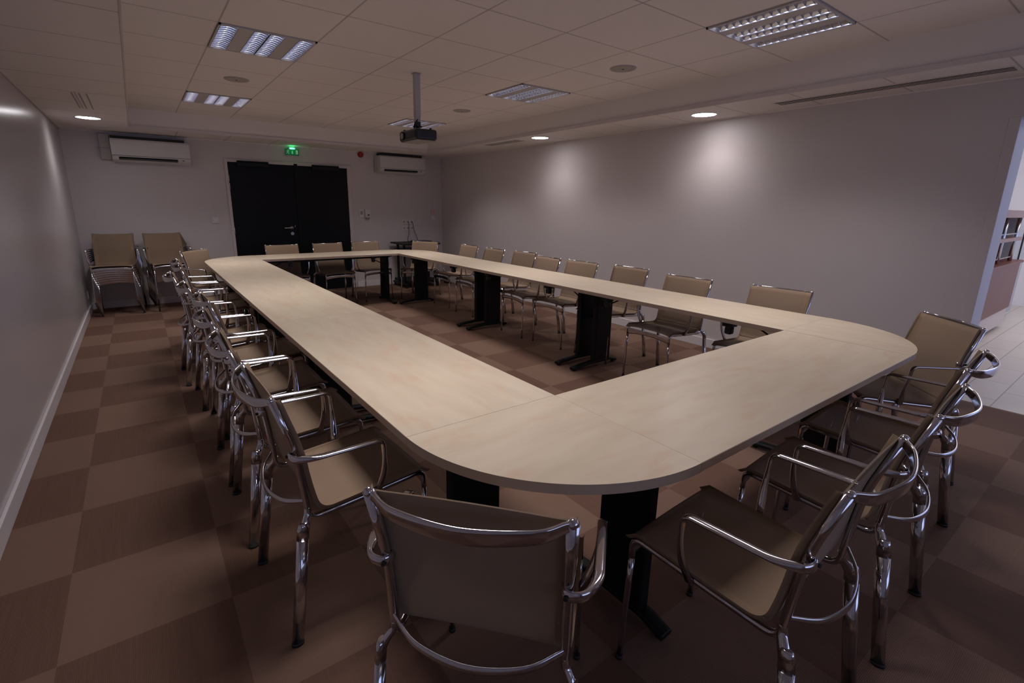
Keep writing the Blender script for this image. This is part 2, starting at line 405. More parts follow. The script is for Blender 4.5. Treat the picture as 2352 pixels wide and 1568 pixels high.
# ------------------------------------------------------------------ stacking chair
def chair_parts(root):
    ch, ca, me, hm = M['chrome'], M['cast'], M['mesh'], M['hem']
    X = .200
    # side profile in the v-z plane
    seat_line = rounded([(0, .229, 0), (0, .219, .452), (0, -.165, .418), (0, -.213, .60), (0, -.232, .70), (0, -.285, .862)], [.058, .075, .2, .2], 8)
    for s in (-1, 1):
        # front leg: floor to the knee
        bm = B_()
        sweep(bm, [Vector((s*(.214-.008*t), .229-.0088*t, .006+.382*t)) for t in (0, .25, .5, .75, 1)], .0085, .010, (1, 0, 0), 14)
        o = obj('leg', bm, ch, root)
        bm = B_(); cyl(bm, (s*.214, .229, 0), (s*.214, .229, .014), .0115, n=16); obj('foot_cap', bm, M['rubber'], o)
        # side frame: knee, seat rail, bend and upright
        pts = [(s*.206, .2202, .385), (s*.2055, .2195, .455), (s*.202, .02, .436), (s*.202, -.203, .421), (s*.203, -.216, .56), (s*.205, -.230, .68), (s*.208, -.284, .858)]
        path = rounded(pts, [.055, .01, .042, .08, .08], 9)
        bm = B_()
        sweep(bm, path, lambda t: .0088+.0024*max(0, min(1, (t-.42)*5))+.0025*max(0, (t-.75)*4), lambda t: .0095+.0010*max(0, min(1, (t-.42)*5)), (1, 0, 0), 14, 2.6)
        obj('side_frame', bm, ch, root)
        # rear leg (oval) with its cast shoulder
        bm = B_()
        sweep(bm, [Vector((s*.2395, -.284, .006)), Vector((s*.2345, -.258, .2)), Vector((s*.230, -.236, .375))], .0125, .0195, (1, 0, 0), 18)
        sweep(bm, [Vector((s*.230, -.236, .374)), Vector((s*.2290, -.2325, .412)), Vector((s*.2285, -.2315, .424)), Vector((s*.228, -.231, .431))], lambda t: .0125-.0055*max(0, t-.8)/.2, lambda t: .0195-.008*max(0, t-.8)/.2, (1, 0, 0), 18)
        sweep(bm, catmull([(s*.229, -.230, .402), (s*.220, -.220, .424), (s*.207, -.209, .444), (s*.203, -.206, .47)], 5), lambda t: .0105-.001*t, lambda t: .0165-.005*t, (1, 0, 0), 14)
        o = obj('leg', bm, ch, root)
        bm = B_(); sweep(bm, [Vector((s*.2396, -.2845, 0)), Vector((s*.2393, -.283, .012))], .0135, .0205, (1, 0, 0), 18); obj('foot_cap', bm, M['rubber'], o)
        # armrest
        pts = [(s*.192, -.212, .662), (s*.196, -.250, .663), (s*.238, -.246, .664), (s*.263, -.190, .663), (s*.264, .038, .660), (s*.258, .046, .540), (s*.214, .030, .434)]
        path = rounded(pts, [.02, .03, .05, .026, .10], 8)
        bm = B_()
        st = lambda x: max(0, min(1, x))
        sweep(bm, path, lambda t: .0125-.0060*st((t-.14)*7)+.0065*st((t-.70)*6), lambda t: .0055+.0075*st((t-.10)*7)-.0050*st((t-.62)*9), (0, 0, 1), 16, 2.4, rmf=True)
        a = obj('armrest', bm, ch, root)
        bm = B_(); cyl(bm, (s*.2, -.250, .662), (s*.2, -.2575, .662), .005, n=12); obj('bolt', bm, M['rubber'], a)
    # top rail, bowed to the rear
    bm = B_()
    P = catmull([(-.211, -.284, .854), (-.195, -.290, .851), (-.14, -.320, .841), (0, -.343, .836), (.14, -.320, .841), (.195, -.290, .851), (.211, -.284, .854)], 7)
    sweep(bm, P, lambda t: .0095+.0105*math.sin(math.pi*t)**.6, .0048, (0, -.12, 1), 16, 4.0)
    for s in (-1, 1): bmesh.ops.create_uvsphere(bm, u_segments=12, v_segments=8, radius=.0112, matrix=Matrix.Translation((s*.209, -.285, .858)))
    for f in bm.faces: f.smooth = True
    obj('top_rail', bm, ch, root)
    # rear rail under the back, bowed to the rear
    bm = B_()
    P = catmull([(-.203, -.212, .495), (-.19, -.224, .490), (-.12, -.266, .474), (0, -.286, .466), (.12, -.266, .474), (.19, -.224, .490), (.203, -.212, .495)], 7)
    sweep(bm, P, lambda t: .0065+.0035*math.sin(math.pi*t), .0038, (0, .2, 1), 12, 2.4)
    obj('rear_rail', bm, ca, root)
    # front rail between the knees
    bm = B_()
    P = catmull([(-.203, .226, .408), (-.12, .226, .420), (0, .224, .424), (.12, .226, .420), (.203, .226, .408)], 6)
    sweep(bm, P, lambda t: .016+.006*abs(2*t-1), .0045, (0, .1, 1), 12, 2.4)
    obj('front_rail', bm, ca, root)
    # seat and back fabric (a sling between the side frames)
    def sling(prof, name, hem_ends):
        n = len(prof); d = [0]
        for i in range(1, n): d.append(d[-1]+(Vector(prof[i])-Vector(prof[i-1])).length)
        def at(D):
            for i in range(1, n):
                if D <= d[i]+1e-9:
                    q = (D-d[i-1])/(d[i]-d[i-1]); return Vector(prof[i-1]).lerp(Vector(prof[i]), q)
            return Vector(prof[-1])
        us = [-.2150, -.2135, -.2075, -.176, -.12, -.06, 0, .06, .12, .176, .2075, .2135, .2150]; dr = {0: .014, 1: .006, 2: .0012, 12: .014, 11: .006, 10: .0012}
        bm = B_(); G = []
        for off in (0.0018, -.0018):
            g = []
            for i in range(n):
                row = []
                for k_, u in enumerate(us):
                    d0 = .046+.014*(1-min(1, abs(u)/.205)**5) if name == 'seat' else 0
                    D = d0+d[i]*(d[-1]-d0)/d[-1]; pt = at(D); t = (at(min(D+.01, d[-1]))-at(max(D-.01, 0))).normalized(); nx, nz = -t.y, t.x
                    sag = .004*(1-min(1, (u/.2)**2))+dr.get(k_, 0)
                    row.append(bm.verts.new((u, pt.x-nx*(off-sag)*-1, pt.y+nz*(off-sag))))
                g.append(row)
            G.append(g)
        for g in G:
            for i in range(n-1):
                for j in range(len(us)-1):
                    f = bm.faces.new((g[i][j], g[i][j+1], g[i+1][j+1], g[i+1][j])); f.smooth = True
                    h = j in (0, 1, 2, len(us)-4, len(us)-3, len(us)-2) or (hem_ends and (d[i+1] < .028 and 's' in hem_ends or d[-1]-d[i] < .03 and 'e' in hem_ends))
                    f.material_index = 1 if h else 0
        for j in (0, len(us)-1):
            for i in range(n-1):
                f = bm.faces.new((G[0][i][j], G[0][i+1][j], G[1][i+1][j], G[1][i][j])); f.material_index = 1
        for i in (0, n-1):
            for j in range(len(us)-1):
                f = bm.faces.new((G[0][i][j], G[0][i][j+1], G[1][i][j+1], G[1][i][j])); f.material_index = 1
        return obj(name, bm, [me, hm], root)
    full = rounded([(.231, .402, 0), (.231, .4655, 0), (.02, .4475, 0), (-.178, .4335, 0), (-.2055, .56, 0), (-.2195, .68, 0), (-.2735, .856, 0)], [.066, .01, .060, .08, .08], 9)
    full = [(p.x, p.y) for p in full]
    dense = [full[0]]
    for a, b in zip(full, full[1:]):
        L = math.dist(a, b); m = max(1, int(L/.028))
        if L < 1e-5: continue
        for i in range(1, m+1): dense.append((a[0]+(b[0]-a[0])*i/m, a[1]+(b[1]-a[1])*i/m))
    cut = next(i for i, p in enumerate(dense) if p[0] < -.15 and p[1] > .46)
    sling(dense[:cut+1], 'seat', 's'); sling(dense[cut:], 'backrest', 'e')

LB, RB, NB, FBK = 'chairs along the left run of tables', 'chairs along the right run of tables', 'chairs along the near tables', 'chairs along the far tables'
beige = 'beige mesh armchair '
CH = [
 ('F1', -.526, -.370, -49.5, beige+'seen from behind at the rounded near corner of the tables', NB),
 ('F2', .127, -.682, 2.9, beige+'on the near side, nearest of the three overlapping chairs at right', NB),
 ('F3', .791, -.675, 3.1, beige+'on the near side, middle of the three overlapping chairs at right', NB),
 ('F4', 1.434, -.614, 2.9, beige+'on the near side, farthest of the three overlapping chairs at right', NB),
 ('R5', 2.142, -.435, 46.5, beige+'at the rounded corner beside the lobby opening', NB),
 ('L1', -.662, .440, -88.0, beige+'nearest to the camera in the left row', LB),
 ('L2', -.679, 1.032, -90.9, beige+'second from the camera in the left row', LB),
 ('L3', -.679, 1.608, -90.3, beige+'third from the camera in the left row', LB),
 ('L4', -.638, 2.213, -88.2, beige+'fourth from the camera in the left row, tucked closest to the table', LB),
 ('L5', -.689, 2.779, -89.5, beige+'fifth from the camera in the left row', LB),
 ('L6', -.741, 3.394, -89.8, beige+'sixth in the left row, pulled farthest out from the table', LB),
 ('L7', -.649, 4.047, -91.2, beige+'seventh in the left row, in front of the stacked chairs', LB),
 ('L8', -.641, 4.483, -90.7, beige+'last straight chair at the far end of the left row', LB),
 ('L9', -.480, 5.560, -131., beige+'facing the camera at the far left rounded corner beside the stacks', FBK),
 ('B1', .406, 5.853, 181.3, beige+'on the far side, leftmost of two before the dark doors', FBK),
 ('B2', 1.054, 5.910, 181.2, beige+'on the far side before the right leaf of the dark doors', FBK),
 ('B3', 1.660, 5.995, 180.3, beige+'on the far side before the right door jamb', FBK),
 ('B4', 2.320, 5.721, 131.0, beige+'at the far right rounded corner before the black trolley', FBK),
 ('R9', 2.496, 4.929, 91.5, beige+'farthest from the camera in the right row', RB),
 ('R8', 2.457, 4.237, 90.3, beige+'second from the far end of the right row', RB),
 ('R7', 2.540, 3.674, 90.7, beige+'third from the far end of the right row, partly behind its neighbour', RB),
 ('R6', 2.357, 3.034, 85.7, beige+'in the right row, turned slightly, overlapping the chair beyond', RB),
 ('R4b', 2.393, 2.488, 92.5, beige+'in the right row below the farther of the two wall light pools', RB),
 ('R4', 2.441, 1.886, 88.0, beige+'third from the near end of the right row, behind a table leg', RB),
 ('R2', 2.306, 1.147, 89.6, beige+'second from the near end of the right row, front legs in view', RB),
 ('R1', 2.383, .408, 91.9, beige+'nearest to the camera in the right row', RB),
]
first = None
for n, x, y, a, lab, grp in CH:
    if first is None:
        first = thing('mesh_armchair', lab, 'chair', (x, y, 0), R(a), grp); chair_parts(first)
    else: dup(first, (x, y, 0), (0, 0, R(a)), lab, grp)
ords = ['bottom', 'second from the bottom', 'third from the bottom', 'middle', 'third from the top', 'second from the top', 'topmost']
for sx, sy, tw, nm, grp in ((-1.478, 6.80, -5.0, 'left stack in the corner', 'left chair stack'), (-.885, 6.78, 6.0, 'right stack next to the corner stack', 'right chair stack')):
    for kx in range(7):
        # each chair nests over the one below, tilting back slightly
        dup(first, (sx-.004*kx, sy-.015*kx, .0268*kx), (R(.5*kx), 0, R(180+tw*kx/6)),
            'beige mesh armchair, %s of the %s' % (ords[kx], nm), grp)

# ------------------------------------------------------------------ tables
def leg_assembly(root, along):
    """T-leg; local x runs along the table, local y across it (0 = inner edge). along = position; sgn = direction to table middle"""
    pass
def rect_table(label, o, ang, L, legs, latches=True):
    """o: world position of the inner edge start; local +x along, local +y = inward-out depth"""
    t = thing('folding_table', label, 'table', (o[0], o[1], 0), ang, 'rectangular folding tables of the ring')
    bm = B_(); box(bm, .0008, L-.0008, 0, TD, TH-.030, TH, .0015, 0, 1)
    for f in bm.faces:
        f.normal_update()
        if abs(f.normal.z) < .5: f.material_index = 1
    obj('tabletop', bm, [M['wood'], M['woodedge']], t)
    bm = B_(); box(bm, .05, L-.05, .215, .235, TH-.075, TH-.030, .002); box(bm, .05, L-.05, .40, .42, TH-.075, TH-.030, .002); obj('under_rail', bm, M['black'], t)
    for p, sg in ((legs[0], 1), (legs[1], -1)):
        bm = B_(); box(bm, p-.028, p+.028, .208, .418, .03, TH-.03, .014, 0, 3); box(bm, p-.045, p+.045, .12, .5, TH-.055, TH-.030, .004)
        lg = obj('leg', bm, M['black'], t)
        bm = B_()
        P = catmull([(p, -.045, .022), (p, .0, .03), (p, .2, .046), (p, .3, .05), (p, .42, .046), (p, .48, .03), (p, .515, .022)], 5)
        sweep(bm, P, .03, .014, (1, 0, 0), 14, 3); obj('foot', bm, M['black'], lg)
        for yy in (-.02, .49):
            bm = B_(); cyl(bm, (p, yy, 0), (p, yy, .02), .016, n=14); obj('leveller', bm, M['rubber'], lg)
        bm = B_(); a = Vector((p+sg*.02, .31, .56)); b = Vector((p+sg*.30, .31, TH-.04)); sweep(bm, [a, a.lerp(b, .5), b], .006, .006, (0, 1, 0), 8); obj('brace', bm, M['black'], t)
        bm = B_(); box(bm, p+sg*.27-.035, p+sg*.27+.035, .03, .10, TH-.062, TH-.03, .004); box(bm, p+sg*.27-.024, p+sg*.27+.024, .04, .09, TH-.115, TH-.062, .012); obj('latch', bm, M['blackp'], t)
    return t
S1, S2 = 1.815, 3.60
# left run: inner edge x=0, depth towards -x : local x -> +y, local y -> -x  (rotation +90)
rect_table('long maple-topped table, nearest of the left run', (0, 0), R(90), S1, (.08, S1-.10))
rect_table('long maple-topped table, middle of the left run', (0, S1), R(90), S2-S1, (.10, S2-S1-.1))
rect_table('long maple-topped table, farthest of the left run beside the rounded corner', (0, S2), R(90), TL-S2, (.1, TL-S2-.1))
# right run: inner edge x=TW, depth +x : local x -> -y  (rotation -90), start at far end
rect_table('long maple-topped table, farthest of the right run', (TW, TL), R(-90), TL-S2, (.1, TL-S2-.08))
rect_table('long maple-topped table, middle of the right run', (TW, S2), R(-90), S2-S1, (.14, S2-S1-.09))
rect_table('long maple-topped table, nearest of the right run, by the light pool wall', (TW, S1), R(-90), S1, (.11, S1-.1))
# near run: inner edge y=0, depth -y : rotation 180, local x -> -x
rect_table('maple-topped table closing the near side between the two rounded corners', (TW, 0), R(180), TW, (.1, TW-.08))
# far run: rotation 0
rect_table('maple-topped table closing the far side in front of the dark doors', (0, TL), 0, TW, (.08, TW-.09))
def corner_table(label, o, ang):
    t = thing('corner_table', label, 'table', (o[0], o[1], 0), ang, 'quarter-round corner tables')
    n = 40; e = .0012
    pts = [(e, e)]+[(e+(TD-e)*math.cos(i/n*math.pi/2), e+(TD-e)*math.sin(i/n*math.pi/2)) for i in range(n+1)]
    pts = [(x, max(y, e)) for x, y in pts]; pts = [(max(x, e), y) for x, y in pts]
    bm = B_(); extrude_poly(bm, pts, TH-.030, TH, 0, 1)
    o_ = obj('tabletop', bm, [M['wood'], M['woodedge']], t)
    for sw in (0, 1):
        bm = B_()
        if sw: box(bm, -.09, .07, .12, .16, TH-.036, TH-.030); box(bm, -.09, .07, .46, .50, TH-.036, TH-.030)
        else: box(bm, .12, .16, -.09, .07, TH-.036, TH-.030); box(bm, .46, .50, -.09, .07, TH-.036, TH-.030)
        obj('linking_plate', bm, M['black'], t)
    return t
corner_table('quarter-round maple corner top nearest to the camera', (0, 0), R(180))
corner_table('quarter-round maple corner top at the near right, by the lobby opening', (TW, 0), R(-90))
corner_table('quarter-round maple corner top at the far left, by the chair stacks', (0, TL), R(90))
corner_table('quarter-round maple corner top at the far right, by the trolley', (TW, TL), 0)

# ------------------------------------------------------------------ ceiling fixtures
FIX_P = 10.9
def louvre_fixture(label, x0, y0):
    t = thing('louvre_light', label, 'ceiling light', (x0+.3, y0+.3, HC), 0, 'recessed louvre lights')
    W = .297; z = -.006
    cols = [('l', -W+.012, -.185), ('p', -.185, -.095), ('l', -.095, -.003), ('l', .003, .095), ('p', .095, .185), ('l', .185, W-.012)]
    bm = B_()
    box(bm, -W, W, -W, -W+.012, z-.004, .012); box(bm, -W, W, W-.012, W, z-.004, .012); box(bm, -W, -W+.012, -W, W, z-.004, .012); box(bm, W-.012, W, -W, W, z-.004, .012)
    obj('frame', bm, M['lightpan'], t)
    area('fixture_light', (x0+.3, y0+.3, HC-.012), (0, 0, 0), .5, .5, FIX_P, (1.0, .925, .93), 118)
    for kd, a, b in cols:
        bm = B_()
        if kd == 'p':
            box(bm, a, b, -W+.012, W-.012, z-.001, .004); obj('panel', bm, M['lightpan'], t)
        else:
            # curved reflector trough above cross blades
            prof = [(a+(b-a)*i/10, z+.048*math.sin(math.pi*i/10)**.7) for i in range(11)]
            for sgn in (0,):
                vs = [[bm.verts.new((x, yy, zz)) for x, zz in prof] for yy in (-W+.012, W-.012)]
                for i in range(10):
                    f = bm.faces.new((vs[0][i], vs[0][i+1], vs[1][i+1], vs[1][i])); f.smooth = True
            nb = 12
            for i in range(nb+1):
                yy = -W+.03+(2*W-.06)*i/nb; n = 8
                lo = [(a+(b-a)*j/n, z-.001+.012*math.sin(math.pi*j/n)) for j in range(n+1)]
                for s_ in (-1, 1):
                    A_ = [bm.verts.new((x, yy+s_*.001, zz)) for x, zz in lo]; B2 = [bm.verts.new((x, yy+s_*.009, zz+.026)) for x, zz in lo]
                    for j in range(n):
                        f = bm.faces.new((A_[j], A_[j+1], B2[j+1], B2[j])); f.smooth = True
            for xx in (a, b): box(bm, xx-.0015, xx+.0015, -W+.012, W-.012, z-.003, .03)
            l = obj('louvre', bm, M['louvre'], t)
            bm = B_(); cyl(bm, ((a+b)/2, -W+.02, .022), ((a+b)/2, W-.02, .022), .008, n=12); obj('tube', bm, M['tube'], l)
    return t
louvre_fixture('square recessed louvre light, large one at upper left', GX-1.2, GY+1.2)
louvre_fixture('square recessed louvre light, small far one at left above the doors', GX-1.2, GY+3.6)
louvre_fixture('square recessed louvre light, right of the projector pole', GX+1.2, GY+1.2)
louvre_fixture('square recessed louvre light, largest at the upper right', GX+1.2, GY-1.2)
louvre_fixture('square recessed louvre light, far one behind the projector', GX+1.2, GY+3.6)
louvre_fixture('square recessed louvre light above the near left tables, out of the picture', GX-1.2, GY-1.2)

def down(label, x, y, power, on=True, col=(1, .90, .86)):
    t = thing('downlight', label, 'ceiling light', (x, y, HS), 0, 'round recessed downlights')
    bm = B_()
    n = 40; ro, ri = .122, .106
    rings = [[bm.verts.new((r*math.cos(2*math.pi*i/n), r*math.sin(2*math.pi*i/n), z)) for i in range(n)] for r, z in ((ro, 0), (ro-.002, -.005), (ri+.004, -.006), (ri, -.002))]
    for a, b in zip(rings, rings[1:]):
        for i in range(n): f = bm.faces.new((a[i], a[(i+1) % n], b[(i+1) % n], b[i])); f.smooth = True
    obj('ring', bm, M['rim'], t)
    bm = B_(); disc(bm, (0, 0, -.001), ri, .002); obj('diffuser', bm, M['lamp'], t)
    l = bpy.data.lights.new('downlight_beam', 'SPOT'); l.energy = power; l.color = col; l.spot_size = R(165); l.spot_blend = 1.0; l.shadow_soft_size = .07
    o = bpy.data.objects.new('downlight_beam', l); C.objects.link(o); o.location = (x, y, HS-.02)
    l = bpy.data.lights.new('downlight_core', 'SPOT'); l.energy = power*1.35; l.color = (1, .95, 1.0); l.spot_size = R(122); l.spot_blend = 1.0; l.shadow_soft_size = .05
    o = bpy.data.objects.new('downlight_core', l); C.objects.link(o); o.location = (x, y, HS-.02)
down('round lit downlight in the left soffit above the chair stacks', -1.476, 5.917, 9)
down('round lit downlight in the right soffit, nearer and larger of the two', 3.228, 1.582, 8)
down('round lit downlight in the right soffit, farther and smaller of the two', 3.125, 3.823, 8)

for x, y, lab in ((-.301, 4.042, 'round flush ceiling speaker at left between the two louvre lights'), (2.09, 1.607, 'round flush ceiling speaker at right, largest of the three'), (2.045, 3.974, 'round flush ceiling speaker right of the projector, smallest of the three')):
    t = thing('ceiling_speaker', lab, 'speaker', (x, y, HC), 0, 'flush ceiling speakers')
    bm = B_(); disc(bm, (0, 0, 0), .105, .004); obj('rim', bm, M['lightpan'], t)
    bm = B_(); disc(bm, (0, 0, -.004), .096, .003); obj('grille', bm, M['speaker'], t)
    bm = B_(); disc(bm, (0, 0, -.007), .008, .002, 16); obj('badge', bm, M['dark'], t)

def grille(label, x0, x1, y0, y1, n):
    t = thing('slot_diffuser', label, 'air grille', ((x0+x1)/2, (y0+y1)/2, HS), 0)
    w_, l_ = (x1-x0)/2, (y1-y0)/2
    bm = B_(); box(bm, -w_, w_, -l_, l_, -.004, 0, .001); obj('frame', bm, M['ceil_x'], t)
    for i in range(n):
        xx = -w_+(2*w_)*(i+.75)/(n+.5)
        bm = B_(); box(bm, xx-.006, xx+.006, -l_+.015, l_-.015, -.0055, -.003); obj('slot', bm, M['dark' if n > 3 else 'grey_pl'], t)
grille('short slotted air grille in the left soffit', -1.53, -1.36, 4.32, 5.22, 3)
grille('long thin slotted air grille in the right soffit near the opening', 3.16, 3.31, -.50, .93, 4)
grille('slotted air grille in the right soffit beyond the farther downlight', 2.99, 3.17, 4.17, 4.95, 4)

# ------------------------------------------------------------------ projector
PX, PY = .872, 2.802
t = thing('projector', 'black ceiling projector hanging on a grey pole over the tables', 'projector', (PX, PY, HC))
z = lambda v: v-HC
bm = B_(); box(bm, -.032, .032, -.032, .032, -.004, 0, .001); obj('ceiling_plate', bm, M['polegrey'], t)
bm = B_(); box(bm, -.024, .024, -.024, .024, z(2.165), -.006, .003); box(bm, -.021, .021, -.021, .021, z(2.115), z(2.165), .002)
for q in (-.032, .032): cyl(bm, (q*.8, 0, z(2.195)), (q, 0, z(2.195)), .006, n=10)
obj('pole', bm, M['polegrey'], t)
bm = B_(); cyl(bm, (0, 0, z(2.06)), (0, 0, z(2.15)), .014); box(bm, -.022, .022, -.022, .022, z(2.09), z(2.13), .006); cyl(bm, (0, 0, z(2.085)), (0, 0, z(2.092)), .04); cyl(bm, (0, 0, z(2.055)), (0, 0, z(2.063)), .055); obj('mount', bm, M['blackp'], t)
bm = B_(); sweep(bm, catmull([(-.01, -.025, z(2.14)), (-.035, -.035, z(2.115)), (-.045, -.03, z(2.085)), (-.03, .0, z(2.055))], 6), .006, .006, (0, 0, 1), 8); obj('cable', bm, M['rubber'], t)
bm = B_(); box(bm, -.10, .105, -.165, .165, z(1.965), z(2.055), .022, 0, 4); body = obj('body', bm, M['blackp'], t)
bm = B_(); box(bm, -.085, .09, -.15, .15, z(1.9635), z(1.966), .001); obj('base_plate', bm, M['grey_pl'], body)
bm = B_(); cyl(bm, (-.11, .085, z(2.01)), (-.095, .085, z(2.01)), .036, n=24); lens = obj('lens', bm, M['black'], t)
bm = B_(); cyl(bm, (-.112, .085, z(2.01)), (-.109, .085, z(2.01)), .026, n=24); obj('lens_glass', bm, M['grey_pl'], lens)
for xx, yy in ((.06, -.12), (.06, .12), (-.06, .13)):
    bm = B_(); cyl(bm, (xx, yy, z(2.05)), (xx, yy, z(2.068)), .012, n=12); obj('foot', bm, M['blackp'], t)

# ------------------------------------------------------------------ far wall devices
def air_con(label, x0, x1, z0, z1, extra):
    D = .19
    t = thing('air_conditioner', label, 'air conditioner', ((x0+x1)/2, YF, z0), 0, 'wall-mounted air conditioners')
    w_ = (x1-x0)/2; h = z1-z0
    prof = [(0, 0), (-.10, -.004), (-D+.03, .022), (-D+.008, .05), (-D, .075), (-D+.004, h-.02), (-D+.02, h), (0, h)]
    bm = B_()
    vs = [[bm.verts.new((x, y, zz)) for y, zz in prof] for x in (-w_, w_)]
    for i in range(len(prof)):
        j = (i+1) % len(prof); bm.faces.new((vs[0][i], vs[0][j], vs[1][j], vs[1][i]))
    bm.faces.new(vs[0][::-1]); bm.faces.new(vs[1])
    bmesh.ops.bevel(bm, geom=bm.edges[:], offset=.004, segments=2, affect='EDGES')
    obj('body', bm, M['white_pl'], t)
    bm = B_(); box(bm, -w_+.01, w_-.05, -D+.03, -.01, h-.002, h+.035, .003); obj('intake_shade', bm, M['dark'], t)  # dark block: intake recess, with the shadow above the unit painted in
    bm = B_(); box(bm, -w_+.002, w_-.002, -D-.004, -D+.004, .072, .075); obj('panel_seam', bm, M['dark'], t)
    bm = B_()
    a = [(-D+.002, .056), (-D+.024, .022)]
    quad(bm, [(-w_+.07, a[0][0]-.003, a[0][1]), (w_-.15, a[0][0]-.003, a[0][1]), (w_-.15, a[1][0]-.004, a[1][1]), (-w_+.07, a[1][0]-.004, a[1][1])])
    bmesh.ops.solidify(bm, geom=bm.faces[:], thickness=.002); obj('outlet', bm, M['dark'], t)
    bm = B_(); sweep(bm, [Vector((-w_+.075, -D+.008, .032)), Vector((w_-.155, -D+.008, .032))], .004, .0015, (0, 1, 1), 8); obj('flap', bm, M['grey_pl'], t)
    bm = B_(); box(bm, w_-.10, w_-.075, -D-.0005, -D+.01, .042, .05); obj('receiver_window', bm, M['dark'], t)
    if extra:
        bm = B_(); box(bm, -w_-.115, -w_-.004, -.07, 0, .02, h+.055, .006); obj('pipe_cover', bm, M['cream_pl'], t)
        bm = B_(); box(bm, -w_-.135, -w_+.02, -.075, -.07, h*.56, h*.56+.008); obj('pipe_cover_joint', bm, M['grey_pl'], t)
    else:
        bm = B_(); box(bm, -w_-.045, w_+.02, -.05, 0, .01, h+.004, .006); obj('back_plate', bm, M['cream_pl'], t)
air_con('white wall air conditioner at left above the chair stacks', -1.345, -.485, 1.925, 2.205, True)
air_con('white wall air conditioner at right beside the red alarm', 2.275, 3.125, 1.965, 2.245, False)

# exit sign
t = thing('exit_sign', 'green emergency exit sign with running man over the dark doors', 'exit sign', (.90, YF, 2.155))
bm = B_(); box(bm, -.1, .1, -.03, -.022, 0, .098, .001); obj('sign_plate', bm, M['green'], t)
bm = B_(); box(bm, -.05, .05, -.04, 0, .085, .118, .005); obj('housing', bm, M['white_pl'], t)
bm = B_(); box(bm, -.03, .03, -.045, -.038, .094, .106, .002); obj('led_lamp', bm, M['led'], t)
bm = B_(); Y0 = -.0315
def bar(p, q, w_):
    p, q = Vector((p[0], Y0, p[1])), Vector((q[0], Y0, q[1])); d = (q-p).normalized(); s_ = Vector((d.z, 0, -d.x))*w_
    quad(bm, [p-s_, q-s_, q+s_, p+s_])
def blob(cx_, cz_, r):
    bm.faces.new([bm.verts.new((cx_+r*math.cos(i*math.pi/6), Y0, cz_+r*math.sin(i*math.pi/6))) for i in range(12)])
blob(-.056, .078, .007)
bar((-.061, .070), (-.067, .045), .006); bar((-.061, .068), (-.045, .058), .003); bar((-.063, .066), (-.080, .060), .003); bar((-.080, .060), (-.084, .048), .003)
bar((-.066, .046), (-.052, .034), .004); bar((-.052, .034), (-.056, .016), .004); bar((-.068, .046), (-.074, .030), .004); bar((-.074, .030), (-.090, .026), .004)
bar((.0, .065), (.0, .038), .0055); f = bm.faces.new([bm.verts.new(p) for p in ((-.018, Y0, .040), (.018, Y0, .040), (0, Y0, .016))])
quad(bm, [(.052, Y0, .018), (.084, Y0, .018), (.084, Y0, .080), (.052, Y0, .080)])
obj('pictograms', bm, M['signwhite'], t)
l = bpy.data.lights.new('exit_glow', 'POINT'); l.energy = .12; l.color = (.05, 1, .3); l.shadow_soft_size = .02
o = bpy.data.objects.new('exit_glow', l); C.objects.link(o); o.location = (.90, YF-.06, 2.262)

t = thing('fire_alarm', 'round dark red fire alarm sounder high on the far wall', 'alarm', (2.0, YF, 2.245))
bm = B_(); cyl(bm, (0, 0, 0), (0, -.035, 0), .048, .046, 28); obj('base', bm, M['red'], t)
bm = B_(); cyl(bm, (0, -.035, 0), (0, -.06, 0), .044, .030, 28); obj('sounder', bm, M['red'], t)

t = thing('thermostat', 'small pale thermostat panel right of the doors, left of the black-dotted keypad', 'thermostat', (1.968, YF, 1.27))
bm = B_(); box(bm, -.04, .04, -.012, 0, -.062, .062, .003); obj('cover', bm, M['pale_pl'], t)
bm = B_(); box(bm, -.022, .022, -.014, -.011, -.015, .045, .001); obj('screen', bm, M['grey_pl'], t)
t = thing('call_point', 'white key switch box with round black knob right of the doors', 'key switch', (2.068, YF, 1.27))
bm = B_(); box(bm, -.046, .046, -.05, 0, -.066, .072, .006); obj('housing', bm, M['white_pl'], t)
bm = B_(); box(bm, -.03, .03, -.06, -.05, -.052, .015, .006); obj('front_plate', bm, M['pale_pl'], t)
bm = B_(); cyl(bm, (.004, -.06, -.02), (.004, -.072, -.02), .014, n=20); obj('knob', bm, M['blackp'], t)
bm = B_(); box(bm, -.035, .035, -.04, 0, -.085, -.066, .003); obj('cable_entry', bm, M['grey_pl'], t)

def switch(label, x, zc, name='light_switch', cat='switch', knob=True, yy=YF, grp=None, mt='pale_pl'):
    t = thing(name, label, cat, (x, yy, zc), 0, grp)
    bm = B_(); box(bm, -.041, .041, -.01, 0, -.041, .041, .003); obj('plate', bm, M[mt], t)
    if knob:
        bm = B_(); cyl(bm, (0, -.01, 0), (0, -.014, 0), .024, n=24); obj('rocker' if cat == 'switch' else 'socket_well', bm, M[mt if cat == 'switch' else 'cream_pl'], t)
        if cat == 'switch':
            bm = B_(); cyl(bm, (0, -.0095, 0), (0, -.0108, 0), .028, .028, n=24); obj('ring', bm, M['cream_pl'], t)
        else:
            bm = B_()
            for q in (-.0095, .0095): cyl(bm, (q, -.0138, 0), (q, -.0146, 0), .003, n=10)
            cyl(bm, (0, -.0138, .012), (0, -.0146, .012), .0028, n=10); obj('pin_holes', bm, M['dark'], t)
    else:
        bm = B_(); box(bm, -.03, .03, -.013, -.009, -.03, .03, .002); obj('rocker', bm, M[mt], t)
switch('square light switch with round centre left of the dark doors', -.255, 1.166)
switch('upper pinkish switch plate near the right corner of the far wall', 3.36, 1.312, knob=False, grp='switch plates in the far right corner', mt='pink_pl')
